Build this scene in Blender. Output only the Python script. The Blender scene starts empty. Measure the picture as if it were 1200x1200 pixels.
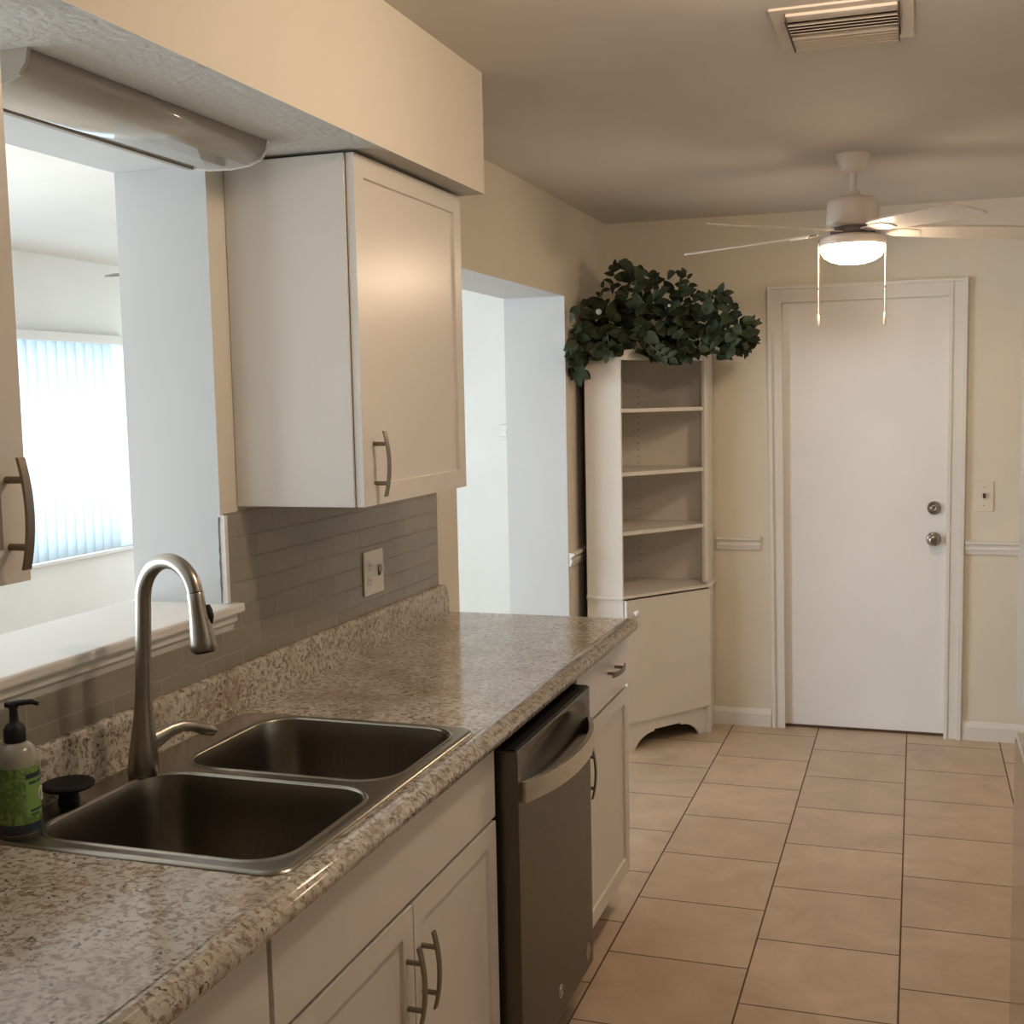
import bpy, bmesh, math, random
from mathutils import Vector, Matrix
random.seed(7)
S = bpy.context.scene
COL = S.collection
PI = math.pi
rad = math.radians

# ------------------------------------------------------------ materials
def new_mat(name):
    m = bpy.data.materials.new(name); m.use_nodes = True
    nt = m.node_tree
    for n in list(nt.nodes): nt.nodes.remove(n)
    out = nt.nodes.new('ShaderNodeOutputMaterial')
    b = nt.nodes.new('ShaderNodeBsdfPrincipled')
    nt.links.new(b.outputs[0], out.inputs[0])
    return m, nt, b

def N(nt, kind, **kw):
    n = nt.nodes.new(kind)
    for k, v in kw.items():
        if k in n.inputs: n.inputs[k].default_value = v
        else: setattr(n, k, v)
    return n

def coords(nt, scale=(1, 1, 1)):
    tc = N(nt, 'ShaderNodeTexCoord'); mp = N(nt, 'ShaderNodeMapping')
    mp.inputs['Scale'].default_value = scale
    nt.links.new(tc.outputs['Object'], mp.inputs[0])
    return mp.outputs[0]

def ramp(nt, fac, stops):
    r = N(nt, 'ShaderNodeValToRGB')
    e = r.color_ramp.elements
    while len(e) < len(stops): e.new(0.5)
    for i, (p, c) in enumerate(stops):
        e[i].position = p; e[i].color = (*c, 1)
    nt.links.new(fac, r.inputs[0])
    return r.outputs[0]

def mix(nt, fac, a, b, mode='MIX'):
    m = N(nt, 'ShaderNodeMix', data_type='RGBA', blend_type=mode)
    for i, v in ((0, fac), (6, a), (7, b)):
        if hasattr(v, 'is_linked'): nt.links.new(v, m.inputs[i])
        elif i == 0: m.inputs[0].default_value = v
        else: m.inputs[i].default_value = (*v, 1)
    return m.outputs[2]

def bump(nt, b, h, strength=.3, dist=.002):
    n = N(nt, 'ShaderNodeBump'); n.inputs['Strength'].default_value = strength
    n.inputs['Distance'].default_value = dist
    nt.links.new(h, n.inputs['Height']); nt.links.new(n.outputs[0], b.inputs['Normal'])

def paint(name, col, rough=.6, bscale=0, bstr=.2, bdist=.001, var=.03, metal=0, spec=.5):
    m, nt, b = new_mat(name)
    b.inputs['Roughness'].default_value = rough
    b.inputs['Metallic'].default_value = metal
    b.inputs['Specular IOR Level'].default_value = spec
    co = coords(nt)
    n = N(nt, 'ShaderNodeTexNoise', Scale=2.2, Detail=3.0)
    nt.links.new(co, n.inputs['Vector'])
    c = ramp(nt, n.outputs[0], [(.3, tuple(x*(1-var) for x in col)), (.7, tuple(min(1, x*(1+var)) for x in col))])
    nt.links.new(c, b.inputs['Base Color'])
    if bscale:
        n2 = N(nt, 'ShaderNodeTexNoise', Scale=bscale, Detail=4.0)
        nt.links.new(co, n2.inputs['Vector']); bump(nt, b, n2.outputs[0], bstr, bdist)
    return m

M = {}
M['wall'] = paint('painted wall', (.78, .73, .62), .55, 120, .15)
M['ceil'] = paint('ceiling paint', (.70, .66, .61), .8, 60, .35, .002)
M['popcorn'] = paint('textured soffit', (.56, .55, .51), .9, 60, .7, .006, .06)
M['living'] = paint('living room paint', (.86, .85, .81), .7)
M['jamb'] = paint('shade-toned jamb paint', (.62, .63, .63), .6)  # white jambs; their shade is put into this lower tone
M['white'] = paint('white trim', (.80, .78, .74), .4)
M['door'] = paint('white door', (.87, .86, .85), .42)
M['cabinet'] = paint('white cabinet lacquer', (.78, .74, .68), .30)
M['shelfwhite'] = paint('white laminate', (.80, .76, .70), .42)
M['brownedge'] = paint('brown backing', (.09, .05, .03), .8)
M['fanwhite'] = paint('fan white', (.80, .74, .68), .35)
M['plate'] = paint('white plate', (.84, .82, .78), .35)
M['slot'] = paint('dark slot', (.05, .04, .035), .5)
M['black'] = paint('black plastic', (.010, .010, .011), .45, spec=.3)
M['rubber'] = paint('black rubber', (.008, .008, .010), .6, spec=.25)
M['caulk'] = paint('grey caulk', (.25, .25, .29), .8, 90, .6)
M['nickel'] = paint('brushed nickel', (.36, .33, .285), .3, metal=1)
M['bronze'] = paint('satin pewter', (.26, .225, .18), .38, metal=1)
M['chrome'] = paint('chrome', (.8, .8, .8), .12, metal=1)
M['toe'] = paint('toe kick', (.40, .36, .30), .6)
M['vinyl'] = paint('dark blade', (.16, .14, .13), .4)
M['vent'] = paint('vent metal', (.70, .63, .55), .45)
M['ventdark'] = paint('duct', (.10, .08, .06), .8)

def brushed(name, col, rough, stretch, aniso=.0, metal=1):
    m, nt, b = new_mat(name)
    b.inputs['Metallic'].default_value = metal
    co = coords(nt, stretch)
    n = N(nt, 'ShaderNodeTexNoise', Scale=6.0, Detail=5.0)
    nt.links.new(co, n.inputs['Vector'])
    c = ramp(nt, n.outputs[0], [(.3, tuple(x*.92 for x in col)), (.7, tuple(x*1.06 for x in col))])
    nt.links.new(c, b.inputs['Base Color'])
    r = ramp(nt, n.outputs[0], [(.3, (rough*.85,)*3), (.7, (rough*1.15,)*3)])
    nt.links.new(r, b.inputs['Roughness'])
    bump(nt, b, n.outputs[0], .08, .0005)
    return m
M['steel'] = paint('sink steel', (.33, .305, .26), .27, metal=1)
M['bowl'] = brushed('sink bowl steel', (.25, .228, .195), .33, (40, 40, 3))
M['slate'] = brushed('slate steel', (.145, .132, .108), .36, (60, 2, 60))
M['slatebar'] = brushed('handle steel', (.74, .70, .63), .32, (60, 2, 60))
M['fridge'] = brushed('fridge steel', (.55, .53, .50), .16, (60, 60, 2))

# laminate that looks like granite
def granite():
    m, nt, b = new_mat('granite laminate')
    co = coords(nt, (1, 1, 1))
    w = N(nt, 'ShaderNodeTexNoise', Scale=26.0, Detail=4.0); nt.links.new(co, w.inputs['Vector'])
    wm = N(nt, 'ShaderNodeVectorMath', operation='MULTIPLY_ADD')
    nt.links.new(w.outputs[1], wm.inputs[0]); wm.inputs[1].default_value = (.035,)*3
    nt.links.new(co, wm.inputs[2])
    big = N(nt, 'ShaderNodeTexNoise', Scale=7.0, Detail=5.0); nt.links.new(wm.outputs[0], big.inputs['Vector'])
    base = ramp(nt, big.outputs[0], [(.30, (.37, .30, .225)), (.45, (.52, .465, .38)), (.58, (.60, .565, .49)), (.75, (.45, .38, .30))])
    med = N(nt, 'ShaderNodeTexNoise', Scale=75.0, Detail=5.0, Roughness=.65); nt.links.new(wm.outputs[0], med.inputs['Vector'])
    mf = ramp(nt, med.outputs[0], [(.41, (0, 0, 0)), (.52, (1, 1, 1))])
    c = mix(nt, mf, (.27, .20, .14), base)
    mp = N(nt, 'ShaderNodeMapping'); mp.inputs['Scale'].default_value = (90, 170, 120); mp.inputs['Rotation'].default_value = (0, 0, .5)
    nt.links.new(wm.outputs[0], mp.inputs[0])
    v = N(nt, 'ShaderNodeTexNoise', Scale=1.0, Detail=2.0); nt.links.new(mp.outputs[0], v.inputs['Vector'])
    vf = ramp(nt, v.outputs[0], [(.60, (0, 0, 0)), (.66, (1, 1, 1))])
    vf2 = N(nt, 'ShaderNodeTexNoise', Scale=14.0); nt.links.new(co, vf2.inputs['Vector'])
    pm = N(nt, 'ShaderNodeMath', operation='MULTIPLY'); nt.links.new(vf, pm.inputs[0])
    pr = ramp(nt, vf2.outputs[0], [(.40, (.3,)*3), (.58, (1, 1, 1))]); nt.links.new(pr, pm.inputs[1])
    c = mix(nt, pm.outputs[0], c, (.075, .05, .035))
    l = N(nt, 'ShaderNodeTexNoise', Scale=85.0, Detail=2.0); nt.links.new(wm.outputs[0], l.inputs['Vector'])
    lf = ramp(nt, l.outputs[0], [(.60, (0, 0, 0)), (.68, (.75,)*3)])
    c = mix(nt, lf, c, (.68, .63, .55))
    nt.links.new(c, b.inputs['Base Color'])
    b.inputs['Roughness'].default_value = .13
    b.inputs['Specular IOR Level'].default_value = .5
    bump(nt, b, med.outputs[0], .05, .0006)
    return m
M['granite'] = granite()

def brick(name, c1, c2, grout, bw, rh, off, ms, u, v, u0, v0, rough, grough, cloud=0, bst=.4):
    m, nt, b = new_mat(name)
    tc = N(nt, 'ShaderNodeTexCoord'); sp = N(nt, 'ShaderNodeSeparateXYZ'); nt.links.new(tc.outputs['Object'], sp.inputs[0])
    cb = N(nt, 'ShaderNodeCombineXYZ')
    for ax, o, k in ((u, u0, 0), (v, v0, 1)):
        s = N(nt, 'ShaderNodeMath', operation='SUBTRACT'); nt.links.new(sp.outputs[ax], s.inputs[0]); s.inputs[1].default_value = o
        nt.links.new(s.outputs[0], cb.inputs[k])
    t = N(nt, 'ShaderNodeTexBrick', offset=off, offset_frequency=2, squash=1.0)
    nt.links.new(cb.outputs[0], t.inputs['Vector'])
    for k, val in (('Scale', 1.0), ('Mortar Size', ms), ('Mortar Smooth', .1), ('Bias', 0.0), ('Brick Width', bw), ('Row Height', rh)):
        t.inputs[k].default_value = val
    t.inputs['Color1'].default_value = (*c1, 1); t.inputs['Color2'].default_value = (*c2, 1); t.inputs['Mortar'].default_value = (*grout, 1)
    c = t.outputs['Color']
    if cloud:
        n = N(nt, 'ShaderNodeTexNoise', Scale=4.5, Detail=7.0, Roughness=.62, Distortion=.7); nt.links.new(tc.outputs['Object'], n.inputs['Vector'])
        f = ramp(nt, n.outputs[0], [(.30, (1-cloud, 1-cloud*1.1, 1-cloud*1.25)), (.68, (1.0, 1.0, 1.0))])
        c = mix(nt, 1.0, c, f, 'MULTIPLY')
    nt.links.new(c, b.inputs['Base Color'])
    r = ramp(nt, t.outputs['Fac'], [(0, (rough,)*3), (1, (grough,)*3)]); nt.links.new(r, b.inputs['Roughness'])
    inv = N(nt, 'ShaderNodeMath', operation='SUBTRACT'); inv.inputs[0].default_value = 1; nt.links.new(t.outputs['Fac'], inv.inputs[1])
    bump(nt, b, inv.outputs[0], bst, .002)
    return m
# floor: columns run along Y, 0.403 m wide, tiles 0.3935 m long, half offset
M['floor'] = brick('beige floor tile', (.68, .53, .39), (.61, .47, .345), (.13, .085, .055), .3935, .4029, .5, .0028,
                   1, 0, .060+.3935/2, .6156-.4029*4, .36, .9, .26)
M['tile'] = brick('glass backsplash tile', (.30, .275, .22), (.26, .235, .185), (.33, .30, .24), .1524, .0508, .5, .0016,
                  1, 2, 1.85-.1524*14, 1.0482-.0508*20, .16, .7, 0, .5)

def leafmat():
    m, nt, b = new_mat('green leaves')
    oi = N(nt, 'ShaderNodeTexCoord'); n = N(nt, 'ShaderNodeTexNoise', Scale=14.0, Detail=2.0)
    nt.links.new(oi.outputs['Object'], n.inputs['Vector'])
    c = ramp(nt, n.outputs[0], [(.32, (.019, .030, .016)), (.5, (.035, .050, .026)), (.7, (.062, .080, .042))])
    nt.links.new(c, b.inputs['Base Color']); b.inputs['Roughness'].default_value = .62; b.inputs['Specular IOR Level'].default_value = .3
    return m
M['leaf'] = leafmat()
M['stem'] = paint('stem', (.16, .13, .07), .7)
M['berry'] = paint('pale berry', (.45, .47, .40), .5)

def blindmat():
    m, nt, b = new_mat('translucent vane')
    b.inputs['Base Color'].default_value = (.85, .88, .90, 1); b.inputs['Roughness'].default_value = .5
    tr = N(nt, 'ShaderNodeBsdfTranslucent'); tr.inputs[0].default_value = (.80, .90, .96, 1)
    mx = N(nt, 'ShaderNodeMixShader'); mx.inputs[0].default_value = .62
    out = [n for n in nt.nodes if n.type == 'OUTPUT_MATERIAL'][0]
    nt.links.new(b.outputs[0], mx.inputs[1]); nt.links.new(tr.outputs[0], mx.inputs[2]); nt.links.new(mx.outputs[0], out.inputs[0])
    return m
M['vane'] = blindmat()

def glassmat():
    m, nt, b = new_mat('window glass')
    tr = N(nt, 'ShaderNodeBsdfTransparent'); gl = N(nt, 'ShaderNodeBsdfGlossy'); gl.inputs['Roughness'].default_value = .02
    mx = N(nt, 'ShaderNodeMixShader'); mx.inputs[0].default_value = .06
    out = [n for n in nt.nodes if n.type == 'OUTPUT_MATERIAL'][0]
    nt.links.new(tr.outputs[0], mx.inputs[1]); nt.links.new(gl.outputs[0], mx.inputs[2]); nt.links.new(mx.outputs[0], out.inputs[0])
    return m
M['glass'] = glassmat()

def emit(name, col, s):
    m, nt, b = new_mat(name)
    b.inputs['Base Color'].default_value = (.9, .88, .84, 1)
    b.inputs['Emission Color'].default_value = (*col, 1); b.inputs['Emission Strength'].default_value = s
    return m
M['bowl_lit'] = emit('lit frosted glass', (1.0, .74, .50), 52.0)

def lensmat():
    m, nt, b = new_mat('acrylic lens')
    b.inputs['Base Color'].default_value = (.52, .48, .41, 1); b.inputs['Roughness'].default_value = .16
    b.inputs['Coat Weight'].default_value = .6; b.inputs['Coat Roughness'].default_value = .06
    return m
M['lens'] = lensmat()

def bottlemat():
    # frosted pump bottle: clear-ish shoulder, green printed wrap, navy bottom band
    m, nt, b = new_mat('soap label wrap')
    tc = N(nt, 'ShaderNodeTexCoord')
    n = N(nt, 'ShaderNodeTexNoise', Scale=55.0, Detail=3.0, Distortion=1.5); nt.links.new(tc.outputs['Object'], n.inputs['Vector'])
    c = ramp(nt, n.outputs[0], [(.40, (.15, .27, .06)), (.47, (.07, .14, .035)), (.53, (.19, .32, .085)), (.7, (.22, .35, .10))])
    nt.links.new(c, b.inputs['Base Color']); b.inputs['Roughness'].default_value = .4
    return m
M['label'] = bottlemat()
M['soapclear'] = paint('milky bottle', (.34, .33, .27), .2)
M['soapbase'] = paint('navy band', (.03, .045, .07), .3)
M['labelbright'] = paint('label panel', (.22, .38, .10), .4)

# ------------------------------------------------------------ geometry helpers
def box(bm, x0, x1, y0, y1, z0, z1, bev=0, seg=2, mi=0):
    vs = [bm.verts.new((x, y, z)) for x in (x0, x1) for y in (y0, y1) for z in (z0, z1)]
    q = [(0, 1, 3, 2), (4, 6, 7, 5), (0, 4, 5, 1), (2, 3, 7, 6), (0, 2, 6, 4), (1, 5, 7, 3)]
    fs = [bm.faces.new([vs[i] for i in f]) for f in q]
    for f in fs: f.material_index = mi
    if bev:
        es = list({e for f in fs for e in f.edges})
        r = bmesh.ops.bevel(bm, geom=es, offset=bev, segments=seg, affect='EDGES', profile=.5)
        for f in r['faces']: f.material_index = mi
    return vs

def B(*a, **k):
    bm = bmesh.new(); box(bm, *a, **k); return bm

def lathe(bm, prof, c=(0, 0, 0), n=32, axis='Z', mi=0, cap=True):
    rings = []
    for r, h in prof:
        ring = []
        for i in range(n):
            a = 2*PI*i/n; p = (r*math.cos(a), r*math.sin(a), h)
            if axis == 'X': p = (h, r*math.cos(a), r*math.sin(a))
            if axis == 'Y': p = (r*math.sin(a), h, r*math.cos(a))
            ring.append(bm.verts.new((c[0]+p[0], c[1]+p[1], c[2]+p[2])))
        rings.append(ring)
    for a, b in zip(rings, rings[1:]):
        for i in range(n):
            f = bm.faces.new((a[i], a[(i+1) % n], b[(i+1) % n], b[i])); f.smooth = True; f.material_index = mi
    if cap:
        for rg in (rings[0], rings[-1]):
            f = bm.faces.new(rg); f.material_index = mi
            for e in f.edges: e.smooth = False
    return bm

def tube(bm, pts, rads, n=14, flat=1.0, mi=0, side=None):
    P = [Vector(p) for p in pts]
    if not hasattr(rads, '__len__'): rads = [rads]*len(P)
    prev = None; rings = []
    for i, p in enumerate(P):
        t = (P[min(i+1, len(P)-1)]-P[max(i-1, 0)]).normalized()
        if prev is None:
            s = Vector(side) if side else (Vector((0, 0, 1)) if abs(t.z) < .9 else Vector((1, 0, 0)))
        else: s = prev
        u = (s - t*s.dot(t)).normalized(); prev = u; w = t.cross(u)
        r = rads[i]
        rings.append([bm.verts.new(p + u*r*math.cos(2*PI*k/n) + w*r*flat*math.sin(2*PI*k/n)) for k in range(n)])
    for a, b in zip(rings, rings[1:]):
        for i in range(n):
            f = bm.faces.new((a[i], a[(i+1) % n], b[(i+1) % n], b[i])); f.smooth = True; f.material_index = mi
    for rg in (rings[0], rings[-1]):
        f = bm.faces.new(rg); f.material_index = mi
        for e in f.edges: e.smooth = False
    return bm

def prism(bm, poly, axis, a, b, mi=0, smooth=False):
    """extrude a 2-D polygon along an axis; poly in the two remaining axes in order"""
    def P(p, t):
        return {'X': (t, p[0], p[1]), 'Y': (p[0], t, p[1]), 'Z': (p[0], p[1], t)}[axis]
    A = [bm.verts.new(P(p, a)) for p in poly]; Bv = [bm.verts.new(P(p, b)) for p in poly]
    n = len(poly)
    for i in range(n):
        f = bm.faces.new((A[i], A[(i+1) % n], Bv[(i+1) % n], Bv[i])); f.material_index = mi; f.smooth = smooth
    for r in (A, Bv):
        f = bm.faces.new(r); f.material_index = mi
    return bm

def obj(name, bm, mats, parent=None, off=None, smooth=False, **tags):
    if off is not None: bmesh.ops.translate(bm, verts=bm.verts, vec=-Vector(off))
    bmesh.ops.recalc_face_normals(bm, faces=bm.faces)
    me = bpy.data.meshes.new(name); bm.to_mesh(me); bm.free()
    if not isinstance(mats, (list, tuple)): mats = [mats]
    for m in mats: me.materials.append(M[m] if isinstance(m, str) else m)
    if smooth:
        for p in me.polygons: p.use_smooth = True
    o = bpy.data.objects.new(name, me); COL.objects.link(o)
    if parent: o.parent = parent
    for k, v in tags.items(): o[k] = v
    return o

class Thing:
    def __init__(s, name, label, cat, loc, group=None):
        s.o = bpy.data.objects.new(name, None); COL.objects.link(s.o)
        s.o.location = loc; s.loc = loc; s.o.empty_display_size = .05
        s.o['label'] = label; s.o['category'] = cat
        if group: s.o['group'] = group
    def part(s, name, bm, mats, parent=None, smooth=False, **tags):
        return obj(name, bm, mats, parent or s.o, s.loc, smooth, **tags)

def solo(name, bm, mats, label, cat, loc=(0, 0, 0), group=None):
    o = obj(name, bm, mats, None, loc); o.location = loc
    o['label'] = label; o['category'] = cat
    if group: o['group'] = group
    return o
def struct(name, bm, mats, parent=None):
    o = obj(name, bm, mats, parent)
    if parent is None: o['kind'] = 'structure'
    return o

# ------------------------------------------------------------ room dimensions
H = 2.4376; F = 5.7025
OP0, OP1, OPB, OPT = 1.20, 2.252, 1.1596, 2.1075     # pass-through opening
D0, D1, DT = 3.6605, 4.971, 2.0378                   # doorway in the left wall
T1, T2 = .2296, .2754
YB, YE = -1.7, 7.0; XR = 2.46; LX = -3.111
CT = .9173

# floor, ceiling
struct('floor', B(LX-.15, XR+.15, YB-.15, YE+.15, -.12, 0), 'floor')
struct('ceiling', B(LX-.15, XR+.15, YB-.15, YE+.15, H, H+.12), 'ceil')
# left kitchen wall with pass-through and doorway
bm = bmesh.new()
WS = 3.0
def wl(y0, y1, z0, z1, t): box(bm, -t, 0, y0, y1, z0, z1)
wl(YB, OP0, 0, H, T1); wl(OP0, OP1, 0, OPB-.025, T1); wl(OP0, OP1, OPT, H, T1); wl(OP1, WS, 0, H, T1)
wl(WS, D0, 0, H, T2); wl(D0, D1, DT, H, T2); wl(D1, YE, 0, H, T2)
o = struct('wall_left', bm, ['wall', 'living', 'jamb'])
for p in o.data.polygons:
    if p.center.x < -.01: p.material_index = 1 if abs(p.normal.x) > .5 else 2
# soffit
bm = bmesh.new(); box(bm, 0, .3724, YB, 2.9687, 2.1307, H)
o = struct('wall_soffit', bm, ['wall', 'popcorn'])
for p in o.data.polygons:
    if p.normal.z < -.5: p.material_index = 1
# back wall with door hole
bm = bmesh.new()
box(bm, 0, .8405, F, F+.12, 0, H); box(bm, 1.5865, XR+.1, F, F+.12, 0, H); box(bm, .8405, 1.5865, F, F+.12, 2.0285, H)
struct('wall_back', bm, 'wall')
struct('wall_right', B(XR, XR+.1, YB, F, 0, H), 'wall')
struct('wall_front', B(-T1, XR+.1, YB-.1, YB, 0, H), 'wall')
# living room shell
W1Z0, W1Z1, W1Y0, W1Y1 = .758, 1.975, 3.5, 6.13
SLY0, SLY1, SLZ = 0.05, 1.95, 2.05
bm = bmesh.new()
def wx(y0, y1, z0, z1): box(bm, LX-.15, LX, y0, y1, z0, z1)
wx(YB, SLY0, 0, H); wx(SLY0, SLY1, SLZ, H); wx(SLY1, 2.05, 0, H); wx(2.05, 3.25, 0, .9); wx(2.05, 3.25, 2.0, H); wx(3.25, W1Y0, 0, H); wx(W1Y0, W1Y1, 0, W1Z0); wx(W1Y0, W1Y1, W1Z1, H); wx(W1Y1, YE, 0, H)
struct('wall_living_window_side', bm, 'living')
bm = bmesh.new()
box(bm, LX-.15, -2.97, YE, YE+.1, 0, H); box(bm, -1.83, -T2, YE, YE+.1, 0, H); box(bm, -2.97, -1.83, YE, YE+.1, 0, .48); box(bm, -2.97, -1.83, YE, YE+.1, 2.02, H)
struct('wall_living_far', bm, 'living')
bm = bmesh.new()
for a, b, c, d in ((-2.97, -1.83, .48, .52), (-2.97, -1.83, 1.98, 2.02), (-2.97, -2.93, .52, 1.98), (-1.87, -1.83, .52, 1.98)): box(bm, a, b, YE+.02, YE+.07, c, d)
w4 = struct('added_window_4', bm, 'white'); struct('pane', B(-2.93, -1.87, YE+.04, YE+.044, .52, 1.98), 'glass', w4)  # added window, out of view, made to light the window wall
struct('wall_living_near', B(LX, -T1, YB-.1, YB, 0, H), 'living')

# windows of the living room
def window(name, y0, y1, z0, z1, mull):
    bm = bmesh.new(); xw0, xw1 = LX-.11, LX-.05; w = .045
    box(bm, xw0, xw1, y0, y1, z0, z0+w); box(bm, xw0, xw1, y0, y1, z1-w, z1)
    box(bm, xw0, xw1, y0, y0+w, z0+w, z1-w); box(bm, xw0, xw1, y1-w, y1, z0+w, z1-w)
    for m in mull: box(bm, xw0, xw1, m-.02, m+.02, z0+w, z1-w)
    f = struct(name, bm, 'white')
    struct('pane', B(LX-.083, LX-.079, y0+w, y1-w, z0+w, z1-w), 'glass', f)
    return f
w1 = window('window_1', W1Y0, W1Y1, W1Z0, W1Z1, [4.8])
struct('window_sill', B(LX-.05, LX+.03, W1Y0-.04, W1Y1+.04, W1Z0-.022, W1Z0, bev=.004), 'white', w1)
window('window_2', SLY0, SLY1, 0.0, SLZ, [1.0])

window('added_window_3', 2.05, 3.25, .9, 2.0, [])  # added unseen window, there to brighten the living room
# vertical blinds in window 1
t = Thing('vertical_blinds', 'white translucent vertical blinds hanging in the bright living room window', 'blinds', (LX+.035, 4.8, 1.96))
t.part('head_rail', B(LX+.003, LX+.06, W1Y0-.03, W1Y1-.02, 1.967, 2.02, bev=.004), 'white')
y = 5.90; k = 0
while y > W1Y0+.05:
    bm = bmesh.new(); n = 6; a = rad(20)
    rows = []
    for i in range(n+1):
        s = (i/n-.5)*.089; cv = .006*(1-(2*i/n-1)**2)
        X = LX+.034 + math.sin(a)*s + cv*math.cos(a); Y = y + math.cos(a)*s - cv*math.sin(a)
        rows.append((X, Y))
    poly = rows + [(X-.0009, Y) for X, Y in reversed(rows)]
    prism(bm, poly, 'Z', W1Z0+.008, 1.967, smooth=True)
    t.part('vane', bm, 'vane'); y -= .078; k += 1
# the stacked bundle of vanes at the right end of the rail
bm = bmesh.new()
box(bm, LX+.004, LX+.03, 5.955, 6.11, W1Z0+.008, 1.966)
t.part('side_panel', bm, 'vane')

# pass-through ledge (sill) and its moulding
bm = bmesh.new()
box(bm, -T1-.02, .034, OP0-.02, 2.285, OPB-.022, OPB, bev=.005)
prism(bm, [(0, 1.100), (.008, 1.100), (.012, 1.112), (.020, 1.120), (.020, 1.1372), (0, 1.1372)], 'Y', OP0-.02, 2.272)
struct('trim_1', bm, 'white')
# thin corner strip where jamb meets tile
struct('trim_2', B(-.002, .0105, OP1-.001, OP1+.011, OPB+.001, 1.356), 'plate')
bm = bmesh.new()
pts = [(-.0035, OP1-.0015, OPB+.004+i*.0145) for i in range(14)]
tube(bm, [(p[0]+random.uniform(-.001, .001), p[1], p[2]) for p in pts], [random.uniform(.0012, .0028) for _ in pts], 6)
struct('trim_3', bm, 'caulk')
# chair rails and baseboards
RAIL = [(0, .862), (.010, .862), (.012, .872), (.018, .885), (.012, .893), (.014, .903), (.026, .910), (.026, .920), (0, .923)]
bm = bmesh.new()
prism(bm, [(F-a, b) for a, b in RAIL], 'X', .5365, .745)
bm2 = bmesh.new(); prism(bm2, [(F-a, b) for a, b in RAIL], 'X', 1.663, XR)
struct('trim_4', bm, 'white'); struct('trim_5', bm2, 'white')
bm = bmesh.new(); prism(bm, RAIL, 'Y', D1+.003, F-.03); struct('trim_6', bm, 'white')
BASE = [(0, 0), (.014, 0), (.014, .062), (.009, .074), (.004, .084), (0, .086)]
bm = bmesh.new(); prism(bm, [(F-a, b) for a, b in BASE], 'X', .002, .798); prism(bm, [(F-a, b) for a, b in BASE], 'X', 1.66, XR)
struct('baseboard_back', bm, 'white')
bm = bmesh.new(); prism(bm, BASE, 'Y', D1+.003, F-.016); struct('baseboard_left', bm, 'white')
bm = bmesh.new(); prism(bm, [(XR-a, b) for a, b in BASE], 'Y', 3.1, F-.016); struct('baseboard_right', bm, 'white')

# ------------------------------------------------------------ back door
bm = B(.842, 1.585, F+.022, F+.062, .014, 2.027, bev=.002)
door = struct('door_1', bm, 'door')
bm = bmesh.new()     # casing: flat moulding with a raised outer edge; the left leg leans a little
def casing_leg(xo0, xo1, xi0, xi1):
    sg = 1 if xi0 > xo0 else -1
    for (a0, a1, b0, b1, d) in ((0, .26, 0, .26, .024), (.26, .80, .26, .80, .011), (.80, 1, .80, 1, .016)):
        def q(f, top): return (xo1+(xi1-xo1)*f) if top else (xo0+(xi0-xo0)*f)
        vs = []
        for top in (0, 1):
            for f in (a0, a1):
                for yy in (F, F-d):
                    vs.append(bm.verts.new((q(f, top), yy, 2.086 if top else 0)))
        idx = [(0, 1, 3, 2), (4, 6, 7, 5), (0, 2, 6, 4), (1, 5, 7, 3), (0, 4, 5, 1), (2, 3, 7, 6)]
        for f in idx: bm.faces.new([vs[i] for i in f])
casing_leg(.803, .778, .864, .842)
casing_leg(1.657, 1.660, 1.583, 1.583)
box(bm, .778, 1.660, F-.024, F, 2.0862, 2.100); box(bm, .8425, 1.5825, F-.011, F, 2.040, 2.0862); box(bm, .8425, 1.5825, F-.016, F, 2.024, 2.040)

struct('door_casing', bm, 'white', door)
struct('door_threshold', B(.842, 1.585, F+.024, F+.10, 0, .0135), 'brownedge', door)
def knob(name, z, prof):
    bm = bmesh.new(); lathe(bm, prof, (1.529, F+.022, z), 28, 'Y')
    struct(name, bm, 'nickel', door)
knob('door_knob', .924, [(.033, 0), (.033, -.004), (.028, -.010), (.012, -.012), (.011, -.030), (.020, -.034), (.027, -.044), (.0275, -.052), (.022, -.060), (.012, -.064), (.004, -.063)])
knob('deadbolt', 1.068, [(.031, 0), (.031, -.006), (.027, -.016), (.017, -.018), (.016, -.022), (.006, -.022), (.005, -.019)])

# switch on the back wall
def wall_plate(t, P, w, h, d=.006):
    bm = bmesh.new(); x, y, z = P
    return bm
t = Thing('light_switch', 'white single toggle light switch on the wall right of the door', 'light switch', (1.741, F, 1.124))
t.part('switch_plate', B(1.700, 1.782, F-.006, F, 1.056, 1.192, bev=.003), 'wall')
t.part('toggle', B(1.736, 1.746, F-.020, F-.005, 1.117, 1.139, bev=.002), 'slot')
for zz in (1.083, 1.165):
    t.part('screw', lathe(bmesh.new(), [(.0030, -.0070), (.003, -.005)], (1.741, F, zz), 10, 'Y'), 'nickel')

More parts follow.
